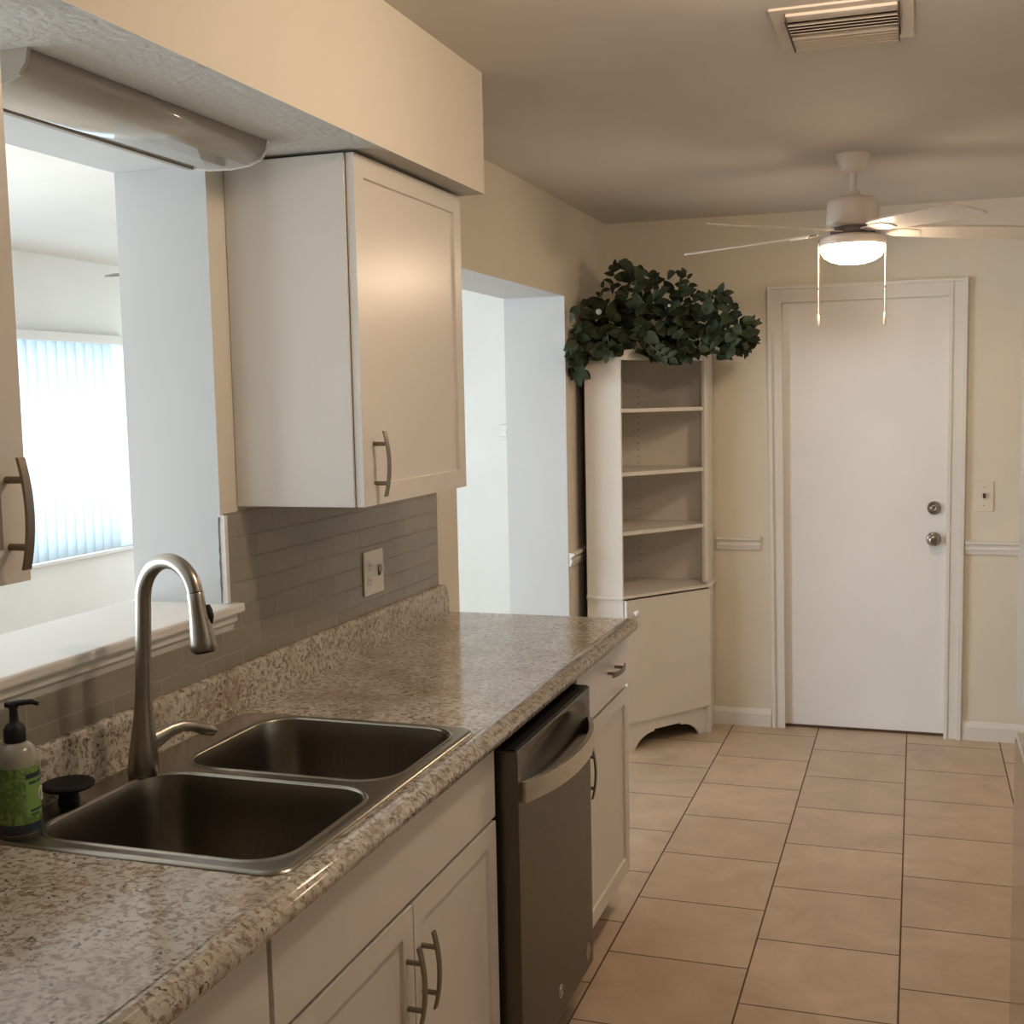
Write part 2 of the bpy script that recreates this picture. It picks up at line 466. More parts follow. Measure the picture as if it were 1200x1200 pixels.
# ------------------------------------------------------------ backsplash tiles + outlet
bm = bmesh.new()
box(bm, 0.0005, .008, OP1+.012, 3.467, 1.0166, 1.359)
box(bm, 0.0005, .008, -1.2, OP1+.012, 1.0166, 1.0995)
solo('tile_backsplash', bm, 'tile', 'olive grey glass subway tile backsplash above the speckled countertop', 'backsplash')
t = Thing('outlet_plate', 'white two-gang outlet and switch plate on the tile backsplash', 'outlet', (.008, 2.985, 1.125))
t.part('cover_plate', B(.0085, .0145, 2.925, 3.048, 1.064, 1.188, bev=.0025), 'plate')
for zc in (1.105, 1.147):
    bm = bmesh.new(); prism(bm, [(2.957+.017*math.cos(a), zc+.0145*math.sin(a)) for a in [2*PI*i/16 for i in range(16)]], 'X', .0140, .0158)
    o = t.part('outlet_face', bm, 'plate')
    bm = bmesh.new()
    box(bm, .0156, .0162, 2.950, 2.9525, zc-.003, zc+.006); box(bm, .0156, .0162, 2.961, 2.9635, zc-.003, zc+.006)
    lathe(bm, [(.0025, .0156), (.0025, .0163)], (0, 2.957, zc-.009), 8, 'X')
    t.part('slots', bm, 'slot', parent=o)
bm = bmesh.new(); box(bm, .0143, .028, 3.013, 3.023, 1.124, 1.142, bev=.002)
t.part('toggle', bm, 'plate')
bm = bmesh.new(); box(bm, .0143, .0150, 3.010, 3.026, 1.112, 1.143)
t.part('toggle_slot', bm, 'slot')

# ------------------------------------------------------------ cabinets
def shaker(x_back, x_face, y0, y1, z0, z1, w=.064, d=.007):
    bm = bmesh.new()
    box(bm, x_back, x_face, y0, y1, z0, z1)
    bmesh.ops.recalc_face_normals(bm, faces=bm.faces)
    f = max(bm.faces, key=lambda f: f.normal.x)
    edges = [e for e in bm.edges]
    bmesh.ops.inset_region(bm, faces=[f], thickness=w, depth=0)
    bmesh.ops.inset_region(bm, faces=[f], thickness=.0025, depth=0)
    for v in f.verts: v.co.x -= d
    return bm

def pull(x, y, z, vertical=True, L=.145, cc=.087, out=.032, bow=.010):
    """bowed bar pull with two round posts, mounted on a face looking +X"""
    bm = bmesh.new()
    for s in (-1, 1):
        c = (x, y, z+s*cc/2) if vertical else (x, y+s*cc/2, z)
        lathe(bm, [(.0048, -.002), (.0048, out-.002)], c, 12, 'X')
    n = 12; poly = []
    def off(u): return out-bow*.6 + bow*(1-u*u)
    up = [(off(-1+2*i/n), (-1+2*i/n)*L/2) for i in range(n+1)]
    inner = [(a-.0045, b) for a, b in up]
    if vertical: prism(bm, [(x+a, z+b) for a, b in up]+[(x+a, z+b) for a, b in reversed(inner)], 'Y', y-.0065, y+.0065)
    else: prism(bm, [(x+a, y+b) for a, b in up]+[(x+a, y+b) for a, b in reversed(inner)], 'Z', z-.0065, z+.0065)
    return bm

# upper cabinet right of the pass-through
def upper(label, y0, y1, hand_y, xd):
    t = Thing('upper_cabinet', label, 'cabinet', (0, (y0+y1)/2, 1.37), 'white wall cabinets either side of the pass-through')
    xb = xd-.0215
    t.part('cabinet_body', B(.001, xb, y0, y1, 1.3700, 2.123, bev=.0015), 'cabinet')
    d = t.part('door', shaker(xb+.003, xd, y0+.004, y1-.004, 1.3705, 2.1225), 'cabinet')
    t.part('handle', pull(xd, hand_y, 1.462), 'bronze', parent=d)
    return t
upper('white shaker wall cabinet between the pass-through and the doorway', 2.321, 2.944, 2.386, .3137)
upper('white wall cabinet at the left edge, only its handle side showing', .52, 1.281, 1.243, .335)

# base cabinets
XF, XB_ = .603, .583
def base_body(y0, y1):
    bm = bmesh.new()
    pt = .018
    box(bm, .002, XB_-.001, y0, y0+pt, .10, .879); box(bm, .002, XB_-.001, y1-pt, y1, .10, .879)
    box(bm, .002, XB_-.001, y0+pt, y1-pt, .10, .118); box(bm, .002, .014, y0+pt, y1-pt, .118, .879)
    box(bm, XB_-.02, XB_-.001, y0+pt, y1-pt, .845, .879)
    return bm
GZ0, GZ1 = .702, .712
t = Thing('sink_base_cabinet', 'white sink base cabinet with two shaker doors under the double sink', 'cabinet', (.3, 1.855, 0))
t.part('cabinet_body', base_body(1.392, 2.320), 'cabinet')
t.part('false_front', B(XB_, XF, 1.396, 2.316, GZ1, .869, bev=.0015), 'cabinet')
dl = t.part('door', shaker(XB_, XF, 1.396, 1.874, .118, GZ0), 'cabinet')
dr = t.part('door', shaker(XB_, XF, 1.878, 2.316, .118, GZ0), 'cabinet')
t.part('handle', pull(XF, 1.843, .567), 'bronze', parent=dl)
t.part('handle', pull(XF, 1.910, .567), 'bronze', parent=dr)
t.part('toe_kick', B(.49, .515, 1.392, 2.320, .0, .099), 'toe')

t = Thing('base_cabinet', 'white base cabinet with one drawer and one door past the dishwasher', 'cabinet', (.3, 3.25, 0))
t.part('cabinet_body', base_body(2.956, 3.546), 'cabinet')
dw_ = t.part('drawer', B(XB_, XF, 2.962, 3.542, GZ1, .869, bev=.0015), 'cabinet')
t.part('handle', pull(XF, 3.335, .800, vertical=False), 'bronze', parent=dw_)
dd = t.part('door', shaker(XB_, XF, 2.962, 3.542, .118, GZ0), 'cabinet')
t.part('handle', pull(XF, 3.020, .590), 'bronze', parent=dd)
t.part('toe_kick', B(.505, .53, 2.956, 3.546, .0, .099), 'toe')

t = Thing('base_cabinet', 'plain-fronted white base cabinet left of the sink cabinet, below the near countertop', 'cabinet', (.3, .9, 0))
t.part('cabinet_body', base_body(.47, 1.388), 'cabinet')
t.part('drawer', B(XB_, XF, .474, 1.384, GZ1, .869, bev=.0015), 'cabinet')
t.part('door', shaker(XB_, XF, .474, 1.384, .118, GZ0), 'cabinet')
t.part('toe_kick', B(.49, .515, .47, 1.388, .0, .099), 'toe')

# dishwasher
t = Thing('dishwasher', 'slate stainless dishwasher with a bowed bar handle between white base cabinets', 'dishwasher', (.32, 2.64, 0))
t.part('tub', B(.03, .588, 2.342, 2.936, .06, .838), 'black')
DY0, DY1, DZ0, DZ1, DX = 2.340, 2.937, .105, .8484, .6446
bm = bmesh.new()
NY, NZ = 60, 90
def dface(y, z):
    u = (y-(DY0+DY1)/2)/.262; w = (z-.792)/.048
    r = u*u + w*w
    return DX - (.020*(1-r)**1.0 if r < 1 else 0)
g = [[bm.verts.new((dface(DY0+(DY1-DY0)*i/NY, DZ0+(DZ1-DZ0)*j/NZ), DY0+(DY1-DY0)*i/NY, DZ0+(DZ1-DZ0)*j/NZ)) for j in range(NZ+1)] for i in range(NY+1)]
for i in range(NY):
    for j in range(NZ):
        f = bm.faces.new((g[i][j], g[i+1][j], g[i+1][j+1], g[i][j+1])); f.smooth = True
bk = [bm.verts.new((.592, yy, zz)) for yy, zz in ((DY0, DZ0), (DY1, DZ0), (DY1, DZ1), (DY0, DZ1))]
bm.faces.new([g[i][0] for i in range(NY+1)]+[bk[1], bk[0]])
bm.faces.new([g[NY][j] for j in range(NZ+1)]+[bk[2], bk[1]])
top = bm.faces.new([g[i][NZ] for i in range(NY, -1, -1)]+[bk[3], bk[2]])
bm.faces.new([g[0][j] for j in range(NZ, -1, -1)]+[bk[0], bk[3]]); bm.faces.new(bk)
dd = t.part('door', bm, 'slate')
t.part('control_strip', B(.593, .641, DY0+.002, DY1-.002, DZ1, DZ1+.004, bev=.001), 'black', parent=dd)
bm = bmesh.new()
n = 24; fr = []; bkp = []
for i in range(n+1):
    u = -1+2*i/n; yy = 2.640+u*.274
    ox = .004+.050*(1-abs(u)**2.2)
    fr.append((DX+ox+.008, yy)); bkp.append((DX+ox-.004, yy))
prism(bm, fr+bkp[::-1], 'Z', .728, .774)
es = [e for e in bm.edges if abs(e.verts[0].co.z-e.verts[1].co.z) < 1e-6 and len(e.link_faces) == 2 and any(abs(f.normal.z) > .5 for f in e.link_faces)]
t.part('handle', bm, 'slatebar', parent=dd)
for yy in (2.374, 2.906): t.part('handle_mount', B(DX-.001, DX+.008, yy-.006, yy+.006, .735, .767), 'slate', parent=dd)
# round script emblem and pale sticker low on the door
bm = bmesh.new()
cyb, czb = 2.635, .168
for rr, th in ((.0150, .0011),):
    tube(bm, [(DX+.001, cyb+rr*math.cos(a), czb+rr*math.sin(a)) for a in [2*PI*i/28 for i in range(29)]], th, 6)
tube(bm, [(DX+.001, cyb-.002+.0045*math.cos(a), czb+.002+.0065*math.sin(a)) for a in [.6+i*.42 for i in range(12)]], .0011, 6)
tube(bm, [(DX+.001, cyb-.003, czb-.008), (DX+.001, cyb+.001, czb-.001), (DX+.001, cyb+.005, czb-.004)], .0011, 6)
tube(bm, [(DX+.001, cyb+.004+.0035*math.cos(a), czb+.004+.004*math.sin(a)) for a in [.9+i*.5 for i in range(9)]], .0010, 6)
t.part('emblem', bm, 'slatebar', parent=dd)
bm = bmesh.new()
prism(bm, [(2.886+.019*math.cos(a), .152+.023*math.sin(a)) for a in [2*PI*i/28 for i in range(28)]], 'X', DX+.0002, DX+.0012)
t.part('sticker', bm, paint('oval sticker', (.34, .31, .22), .4), parent=dd)
t.part('kick_plate', B(.545, .556, DY0, DY1, .004, .1), 'black')

# ------------------------------------------------------------ countertop with sink cut-out
SX0, SX1, SY0, SY1 = .042, .592, 1.452, 2.250
Y0C, Y1C = -1.2, 3.535
hx0, hx1, hy0, hy1 = SX0+.02, SX1-.012, SY0+.015, SY1-.015
bm = bmesh.new()
XN = .596
def slab(x0, x1, y0, y1): box(bm, x0, x1, y0, y1, CT-.038, CT)
slab(.001, XN, Y0C, hy0); slab(.001, hx0, hy0, hy1); slab(hx1, XN, hy0, hy1); slab(.001, XN, hy1, Y1C)
nose = [(XN, CT-.038), (XN, CT), (.601, CT+.0006), (.606, CT+.0016), (.611, CT+.0012), (.614, CT-.0008), (.617, CT-.0012), (.621, CT-.0010), (.6245, CT-.0030), (.6265, CT-.0062), (.629, CT-.0068), (.633, CT-.0082), (.6365, CT-.0125),
        (.639, CT-.020), (.638, CT-.027), (.634, CT-.034), (.627, CT-.038)]
prism(bm, nose, 'Y', Y0C, Y1C)
for f in bm.faces:
    if f.normal.y == 0 and f.calc_center_median().x > XN+.001 and f.calc_center_median().z > CT-.03: f.smooth = True
lip = [(.001, CT), (.024, CT), (.0235, CT+.085), (.0215, CT+.094), (.016, CT+.0985), (.001, CT+.099)]
ct = obj('countertop', bm, 'granite'); ct['label'] = 'beige and brown speckled laminate countertop around the double sink'; ct['category'] = 'countertop'
bm = bmesh.new(); A = []
prism(bm, lip, 'Y', Y0C, 3.470)
prism(bm, [(3.470, CT), (3.512, CT), (3.512, CT+.050), (3.505, CT+.070), (3.490, CT+.090), (3.470, CT+.097)], 'X', .001, .0235)
obj('upstand', bm, 'granite', ct)

# ------------------------------------------------------------ sink
def rrect(x0, x1, y0, y1, r, n=8):
    pts = []
    for cx, cy, a0 in ((x1-r, y1-r, 0), (x0+r, y1-r, 90), (x0+r, y0+r, 180), (x1-r, y0+r, 270)):
        for i in range(n+1):
            a = rad(a0+90*i/n); pts.append((cx+r*math.cos(a), cy+r*math.sin(a)))
    return pts
t = Thing('kitchen_sink', 'stainless steel double bowl drop-in sink set in the speckled countertop', 'sink', (.32, 1.85, CT))
RZ = CT+.0055
bowls = [(.128, .562, 1.872, 2.222, .075), (.112, .562, 1.488, 1.828, .070)]
bm = bmesh.new()
import mathutils
def ring_verts(pts, z): return [bm.verts.new((x, y, z)) for x, y in pts]
def bridge(a, b, mi=0):
    n = len(a)
    for i in range(n):
        f = bm.faces.new((a[i], a[(i+1) % n], b[(i+1) % n], b[i])); f.smooth = True; f.material_index = mi
def rim_loops(args):
    x0, x1, y0, y1, r = args
    return [(rrect(x0-.010, x1+.010, y0-.010, y1+.010, r+.010), RZ), (rrect(x0-.007, x1+.007, y0-.007, y1+.007, r+.007), RZ+.0022),
            (rrect(x0-.003, x1+.003, y0-.003, y1+.003, r+.003), RZ+.0022), (rrect(x0, x1, y0, y1, r), RZ-.002)]
# deck: outer rolled edge plus flat field with two holes (triangle fill)
o0 = rrect(SX0, SX1, SY0, SY1, .040); o1 = rrect(SX0+.003, SX1-.003, SY0+.003, SY1-.003, .037); o2 = rrect(SX0+.010, SX1-.010, SY0+.010, SY1-.010, .030)
a = ring_verts(o0, CT+.0005); b_ = ring_verts(o1, RZ-.001); c_ = ring_verts(o2, RZ); bridge(a, b_); bridge(b_, c_)
loops = [c_]
holes = []
for bw in bowls:
    L = rim_loops(bw); rings = [ring_verts(p, z) for p, z in L]
    for p, q in zip(rings, rings[1:]): bridge(p, q)
    holes.append(rings)
from mathutils.geometry import tessellate_polygon
allv = [c_]+[h[0] for h in holes]
flat = [v for lp in allv for v in lp]
for tri in tessellate_polygon([[v.co.copy() for v in lp] for lp in allv]):
    try: bm.faces.new([flat[k] for k in tri])
    except ValueError: pass
deck = t.part('sink_deck', bm, 'steel')
for bw, zb in zip(bowls, (.175, .190)):
    bm = bmesh.new(); x0, x1, y0, y1, r = bw
    prev = None
    prof = [(0, -.002), (.002, -.010), (.006, -.04), (.010, -zb*.6), (.016, -zb+.035), (.024, -zb+.014), (.045, -zb+.003), (.075, -zb)]
    for ins, dz in prof:
        ring = [bm.verts.new((x, y, RZ+dz)) for x, y in rrect(x0+ins, x1-ins, y0+ins, y1-ins, max(.02, r-ins*.35))]
        if prev: bridge(prev, ring)
        prev = ring
    f = bm.faces.new(prev); f.smooth = False
    bw_o = t.part('bowl', bm, 'bowl')
    bm = bmesh.new(); lathe(bm, [(.042, .001), (.040, .0035), (.030, .002), (.028, -.002), (.004, -.003)], ((x0+x1)/2, (y0+y1)/2, RZ-zb), 28)
    t.part('drain', bm, 'chrome', parent=bw_o)

# ------------------------------------------------------------ faucet
FX, FY = .105, 1.800
t = Thing('faucet', 'brushed nickel pull-down gooseneck faucet at the back of the sink', 'faucet', (FX, FY, RZ))
bm = bmesh.new()
LN = Vector((.8, .6, 0))*.045      # the tap stands very slightly out of plumb
def lean(p): p = Vector(p); return p + LN*max(0, p.z-RZ)
tube(bm, [lean((FX, FY, RZ+h)) for h in (.0012, .004, .02, .045, .075, .105, .135, .16, .20, .235)], [.0272, .0280, .0278, .0258, .0218, .0182, .0156, .0147, .0143, .0142], 36)
body = t.part('faucet_body', bm, 'nickel')
bm = bmesh.new()
dx, dy = .966, -.259
ztop = RZ+.235; R = .0700
pts = [(FX, FY, ztop-.004), (FX, FY, ztop+.07)]
zc = 1.252
pts = [(FX, FY, ztop-.004), (FX, FY, zc-.03)]
for i in range(0, 19):
    a = PI - rad(165)*i/18
    pts.append((FX+dx*(R+R*math.cos(a)), FY+dy*(R+R*math.cos(a)), zc+R*math.sin(a)))
pts = [lean(p) for p in pts]
tube(bm, pts, .0141, 20)
t.part('spout', bm, 'nickel')
e1 = Vector(pts[-1]); tdir = (Vector(pts[-1])-Vector(pts[-2])).normalized()
bm = bmesh.new()
tdir = Vector((dx*.17, dy*.17, -1)).normalized()
tube(bm, [e1+tdir*s for s in (0, .001, .02, .055, .088, .098, .1035)], [.0140, .0146, .0150, .0185, .0228, .0232, .020], 28)
head = t.part('spray_head', bm, 'nickel')
bm = bmesh.new(); tube(bm, [e1+tdir*s for s in (.1030, .1065)], [.0175, .0170], 24)
t.part('nozzle', bm, 'rubber', parent=head)
bm = bmesh.new(); pd = Vector((dx, dy, 0)) * .6 + Vector((-dy, dx, 0))*.8
tube(bm, [e1+tdir*s+pd.normalized()*.0175 for s in (.022, .032, .045, .056)], [.004, .0075, .0080, .004], 12)
t.part('spray_button', bm, 'black', parent=head)
bm = bmesh.new(); h0 = Vector((FX, FY, RZ+.058)); hd = Vector((.48, .877, 0))
tube(bm, [h0+hd*.012, h0+hd*.036+Vector((0, 0, .007)), h0+hd*.058+Vector((0, 0, .015)), h0+hd*.080+Vector((0, 0, .018)), h0+hd*.105+Vector((0, 0, .012)),
          h0+hd*.128+Vector((0, 0, .001)), h0+hd*.146+Vector((0, 0, -.006)), h0+hd*.152+Vector((0, 0, -.007))],
     [.020, .0165, .0125, .0105, .0105, .0112, .0090, .003], 16, flat=.8)
t.part('lever_handle', bm, 'nickel', parent=body)

# ------------------------------------------------------------ soap dispenser
SXc, SYc = .089, 1.502
t = Thing('soap_bottle', 'green labelled hand soap pump bottle standing on the sink deck', 'soap bottle', (SXc, SYc, RZ))
z0 = RZ
bm = bmesh.new()
lathe(bm, [(.0305, 0), (.0325, .003), (.0328, .02), (.0328, .115), (.0315, .126), (.0275, .137), (.020, .144), (.0135, .147), (.0135, .152)], (SXc, SYc, z0), 40)
bt = t.part('bottle', bm, 'soapclear')
for nm, a0, a1, mt in (('bottom_band', .003, .019, 'soapbase'), ('label', .019, .110, 'label')):
    bm = bmesh.new(); lathe(bm, [(.0333, a0), (.0333, a1)], (SXc, SYc, z0), 40, cap=False)
    lb = t.part(nm, bm, mt, parent=bt)
def arcpatch(a0, a1, z0_, z1_, r=.0337, n=10):
    bm = bmesh.new(); vs = []
    for i in range(n+1):
        a = rad(a0+(a1-a0)*i/n)
        vs.append((bm.verts.new((SXc+r*math.cos(a), SYc+r*math.sin(a), z0+z0_)), bm.verts.new((SXc+r*math.cos(a), SYc+r*math.sin(a), z0+z1_))))
    for p, q in zip(vs, vs[1:]): bm.faces.new((p[0], q[0], q[1], p[1]))
    return bm
# the label panel sits on the side turned towards the sink front
t.part('label_panel', arcpatch(-28, 62, .030, .092), 'labelbright', parent=bt)
t.part('label_band', arcpatch(-28, 62, .091, .099, .0341), 'soapbase', parent=bt)
for (a0, a1, c0, c1) in ((-20, 5, .082, .086), (8, 40, .082, .086), (-18, 30, .037, .041), (-18, 10, .031, .034)):
    t.part('label_print', arcpatch(a0, a1, c0, c1, .0341, 6), 'soapbase', parent=bt)
bm = bmesh.new()
tube(bm, [(SXc+.0345*math.cos(rad(30+19*math.cos(q))), SYc+.0345*math.sin(rad(30+19*math.cos(q))), z0+.060+.011*math.sin(q)) for q in [2*PI*i/20 for i in range(21)]], .0011, 6)
t.part('label_emblem', bm, 'plate', parent=bt)
bm = bmesh.new()
lathe(bm, [(.0165, .147), (.0170, .150), (.0165, .168), (.013, .174), (.007, .178), (.0062, .200), (.0085, .202), (.0085, .210), (.003, .212)], (SXc, SYc, z0), 28)
pp = t.part('pump', bm, 'black')
bm = bmesh.new()
tube(bm, [(SXc-.010, SYc-.006, z0+.207), (SXc+.010, SYc+.004, z0+.209), (SXc+.026, SYc+.012, z0+.210), (SXc+.036, SYc+.016, z0+.206)], [.005, .0052, .0045, .0035], 12, flat=1.2)
t.part('nozzle', bm, 'black', parent=pp)

# drain stopper upside down beside the bowl
bm = bmesh.new()
lathe(bm, [(.017, 0), (.018, .004), (.016, .012), (.017, .019), (.028, .021), (.042, .026), (.0445, .031), (.043, .0335), (.030, .0320), (.012, .0335), (.003, .034)], (.070, 1.640, RZ), 36)
solo('drain_stopper', bm, 'rubber', 'black rubber sink stopper lying on the sink deck behind the near bowl', 'drain stopper', (.070, 1.640, RZ))

# ------------------------------------------------------------ light under the soffit
t = Thing('soffit_light', 'unlit wraparound fluorescent light under the soffit above the pass-through', 'light fixture', (.1, 1.85, 2.1307))
zz = 2.1305
prof = [(.186, zz), (.181, zz-.020), (.168, zz-.036), (.140, zz-.046), (.100, zz-.050), (.045, zz-.048), (.020, zz-.043), (.004, zz-.035), (.004, zz)]
bm = bmesh.new(); prism(bm, prof, 'Y', 1.510, 2.190, smooth=False)
for f in bm.faces:
    if len(f.verts) == 4: f.smooth = True
t.part('lens', bm, 'lens')
bm = bmesh.new()
def offp(s): 
    cx_ = .095; return [(cx_+(x-cx_)*s, zz+(z-zz)*s if z < zz else zz) for x, z in prof]
prism(bm, offp(1.03), 'Y', 2.190, 2.198)
t.part('end_cap', bm, 'plate')
bm = bmesh.new(); prism(bm, offp(1.03), 'Y', 1.502, 1.510)
t.part('end_cap', bm, 'lens')
t.part('bottom_rail', B(.002, .014, 1.515, 2.188, zz-.046, zz-.034), 'toe')

# ------------------------------------------------------------ ceiling vent
VX0, VX1, VY0, VY1 = 1.160, 1.402, 2.760, 3.012
t = Thing('ceiling_vent', 'painted metal air vent with louvers in the kitchen ceiling', 'vent', (1.28, 2.88, H))
bm = bmesh.new()
fw = .032
box(bm, VX0-fw, VX1+fw, VY0-fw, VY0, H-.006, H, bev=.002); box(bm, VX0-fw, VX1+fw, VY1, VY1+fw, H-.004, H, bev=.0015)
box(bm, VX0-fw, VX0, VY0, VY1, H-.005, H, bev=.002); box(bm, VX1, VX1+fw, VY0, VY1, H-.005, H, bev=.002)
t.part('frame', bm, 'vent')
t.part('duct', B(VX0+.001, VX1-.001, VY0+.001, VY1-.001, H-.0012, H-.0002), 'ventdark')
nL = 9
for i in range(nL):
    yc = VY0+.060+(VY1-VY0-.076)*i/(nL-1)
    s = -1 if i >= 4 else 1
    bm = bmesh.new()
    w, dz = (.026, .012)
    a = s*.5
    p0 = (yc-w/2*math.cos(a), H-.013+w/2*math.sin(a)*-1); p1 = (yc+w/2*math.cos(a), H-.013-w/2*math.sin(a)*-1)
    if p0[1] > H-.0015: p0 = (p0[0], H-.0015)
    prism(bm, [p0, p1, (p1[0], p1[1]+.0012), (p0[0], p0[1]+.0012)], 'X', VX0+.003, VX1-.003)
    t.part('louver', bm, 'vent')
for a in (VX0, VX1-.003): t.part('side_plate', B(a, a+.003, VY0, VY1, H-.022, H-.001), 'ventdark')
t.part('face_band', B(VX0+.003, VX1-.003, VY0, VY0+.042, H-.012, H-.0015), 'vent')

# ------------------------------------------------------------ ceiling fans
def fan(name, label, cx, cy, phase, zb, mat, R, bowl=True, drop=0):
    t = Thing(name, label, 'ceiling fan', (cx, cy, H))
    def L(prof, n=36): 
        bm = bmesh.new(); lathe(bm, prof, (cx, cy, 0), n); return bm
    t.part('canopy', L([(.060, H-.0005), (.061, H-.006), (.056, H-.020), (.046, H-.052), (.040, H-.062), (.020, H-.066)]), mat)
    t.part('downrod', L([(.0125, H-.06), (.0125, zb+.125)], 20), mat)
    t.part('motor_housing', L([(.024, zb+.138), (.026, zb+.124), (.050, zb+.120), (.074, zb+.113), (.086, zb+.103), (.089, zb+.092), (.093, zb+.030), (.088, zb+.018), (.060, zb+.012)]), mat)
    t.part('blade_hub', L([(.072, zb+.012), (.078, zb+.006), (.078, zb-.008), (.070, zb-.012)]), 'vinyl' if bowl else mat)
    for k in range(5):
        th = rad(phase+72*k); c, s = math.cos(th), math.sin(th); tilt = rad(-10)
        def P(r, w, dz=0): 
            x = w*math.cos(tilt); z = w*math.sin(tilt)
            return (cx+c*r-s*x, cy+s*r+c*x, zb+z+dz-.025*max(0, r-.1)/R)
        outl = [(.150, -.045), (.20, -.055), (.42, -.068), (R-.03, -.071), (R-.008, -.064), (R, -.045), (R, .045), (R-.008, .064), (R-.03, .071), (.42, .068), (.20, .055), (.150, .045)]
        bm = bmesh.new()
        T_ = [bm.verts.new(P(r, w, .004)) for r, w in outl]; Bt = [bm.verts.new(P(r, w, -.002)) for r, w in outl]
        bm.faces.new(T_); bm.faces.new(Bt)
        for i in range(len(outl)): bm.faces.new((T_[i], T_[(i+1) % len(outl)], Bt[(i+1) % len(outl)], Bt[i]))
        bl = t.part('blade', bm, mat)
        bm = bmesh.new()
        ol = [(.065, -.018), (.12, -.022), (.16, -.040), (.225, -.030), (.235, 0), (.225, .030), (.16, .040), (.12, .022), (.065, .018)]
        T_ = [bm.verts.new(P(r, w, -.002)) for r, w in ol]; Bt = [bm.verts.new(P(r, w, -.006)) for r, w in ol]
        bm.faces.new(T_); bm.faces.new(Bt)
        for i in range(len(ol)): bm.faces.new((T_[i], T_[(i+1) % len(ol)], Bt[(i+1) % len(ol)], Bt[i]))
        t.part('blade_bracket', bm, mat, parent=bl)
    if bowl:
        t.part('light_fitter', L([(.060, zb-.010), (.085, zb-.014), (.108, zb-.022), (.114, zb-.032), (.114, zb-.050), (.108, zb-.052)]), mat)
        t.part('lamp_bowl', L([(.108, zb-.050), (.113, zb-.056), (.110, zb-.072), (.098, zb-.090), (.075, zb-.104), (.045, zb-.112), (.012, zb-.115)]), 'bowl_lit')
        for dxx, zend in ((-.118, 1.842), (.112, 1.840)):
            bm = bmesh.new(); x = cx+dxx; yy = cy+.0
            tube(bm, [(x, yy, zb-.028), (x, yy, zend+.04)], .0017, 8)
            ch = t.part('pull_chain', bm, 'fanwhite')
            bm = bmesh.new()
            lathe(bm, [(.0015, zend+.042), (.0042, zend+.038), (.0046, zend+.006), (.003, zend)], (x, yy, 0), 12)
            t.part('chain_pull', bm, 'fanwhite', parent=ch)
            t.part('connector', lathe(bmesh.new(), [(.0036, zend+.135), (.0036, zend+.128)], (x, yy, 0), 10), 'nickel', parent=ch)
            bm = bmesh.new(); tube(bm, [(cx+(.100 if dxx > 0 else -.100), yy, zb-.034), (x, yy, zb-.029)], .004, 8)
            t.part('chain_outlet', bm, 'nickel', parent=ch)
    return t
fan('ceiling_fan', 'white five-blade ceiling fan with a lit glass bowl in front of the back door', 1.225, 4.440, 17, 2.170, 'fanwhite', .655)
fan('ceiling_fan', 'dark ceiling fan in the living room, one blade tip past the pass-through jamb', -.93, 4.11, 198, 2.125, 'vinyl', .62, bowl=False)

# thermostat on the far living room wall
t = Thing('thermostat', 'small white wall thermostat glimpsed through the doorway', 'thermostat', (-.955, YE, 1.405))
t.part('housing', B(-1.015, -.895, YE-.028, YE, 1.37, 1.445, bev=.006), 'plate')
t.part('dial', lathe(bmesh.new(), [(.022, -.028), (.020, -.036), (.004, -.037)], (-.955, YE, 1.407), 20, 'Y'), 'white')

# ------------------------------------------------------------ corner cabinet
PL, PR = (.2100, 5.105), (.521, 5.540)
BX, BY = .048, F-.017
CTOP = 1.792
t = Thing('corner_cabinet', 'tall white corner cabinet with open shelves above a door, beside the back door', 'cabinet', (.27, 5.45, 0))
dirv = Vector((PR[0]-PL[0], PR[1]-PL[1], 0)); Ld = dirv.length; dirn = dirv.normalized(); nor = Vector((dirn.y, -dirn.x, 0))
def DP(s, d=0): v = Vector((PL[0], PL[1], 0))+dirn*s+nor*d; return (v.x, v.y)
def dbox(bm, s0, s1, d0, d1, z0, z1, bev=0):
    p = [DP(s0, d0), DP(s1, d0), DP(s1, d1), DP(s0, d1)]
    prism(bm, p, 'Z', z0, z1)
def outline(g=0):   # footprint, shrunk by g
    return [(BX+g, PL[1]+g), (PL[0]+g*.3, PL[1]+g), (PR[0]-g, PR[1]+g*.3), (PR[0]-g, BY-g), (BX+g, BY-g)]
bm = bmesh.new(); prism(bm, [(BX, PL[1]), (PL[0]-.001, PL[1]), (PL[0]-.001, PL[1]+.018), (BX, PL[1]+.018)], 'Z', 0, CTOP); t.part('side_panel', bm, 'shelfwhite')
bm = bmesh.new(); box(bm, PR[0]-.017, PR[0], PR[1], BY, 0, CTOP); t.part('side_panel', bm, 'shelfwhite')
bm = bmesh.new(); box(bm, BX, PR[0]-.018, BY-.010, BY, .02, CTOP-.02)
for i in range(27):
    z = .80+i*.032
    if z < 1.70: lathe(bm, [(.0030, -.0112), (.0030, -.0105)], (.160, BY, z), 8, 'Y', mi=1)
t.part('back_panel', bm, ['shelfwhite', 'slot'])
bm = bmesh.new(); box(bm, BX, BX+.010, PL[1]+.019, BY-.011, .02, CTOP-.02); t.part('back_panel', bm, 'shelfwhite')
t.part('rear_edge', B(BX-.004, BX-.0005, PL[1]+.003, BY-.02, .01, CTOP-.01), 'brownedge')
bm = bmesh.new(); prism(bm, outline(.001), 'Z', CTOP, CTOP+.018); t.part('top_panel', bm, 'shelfwhite')
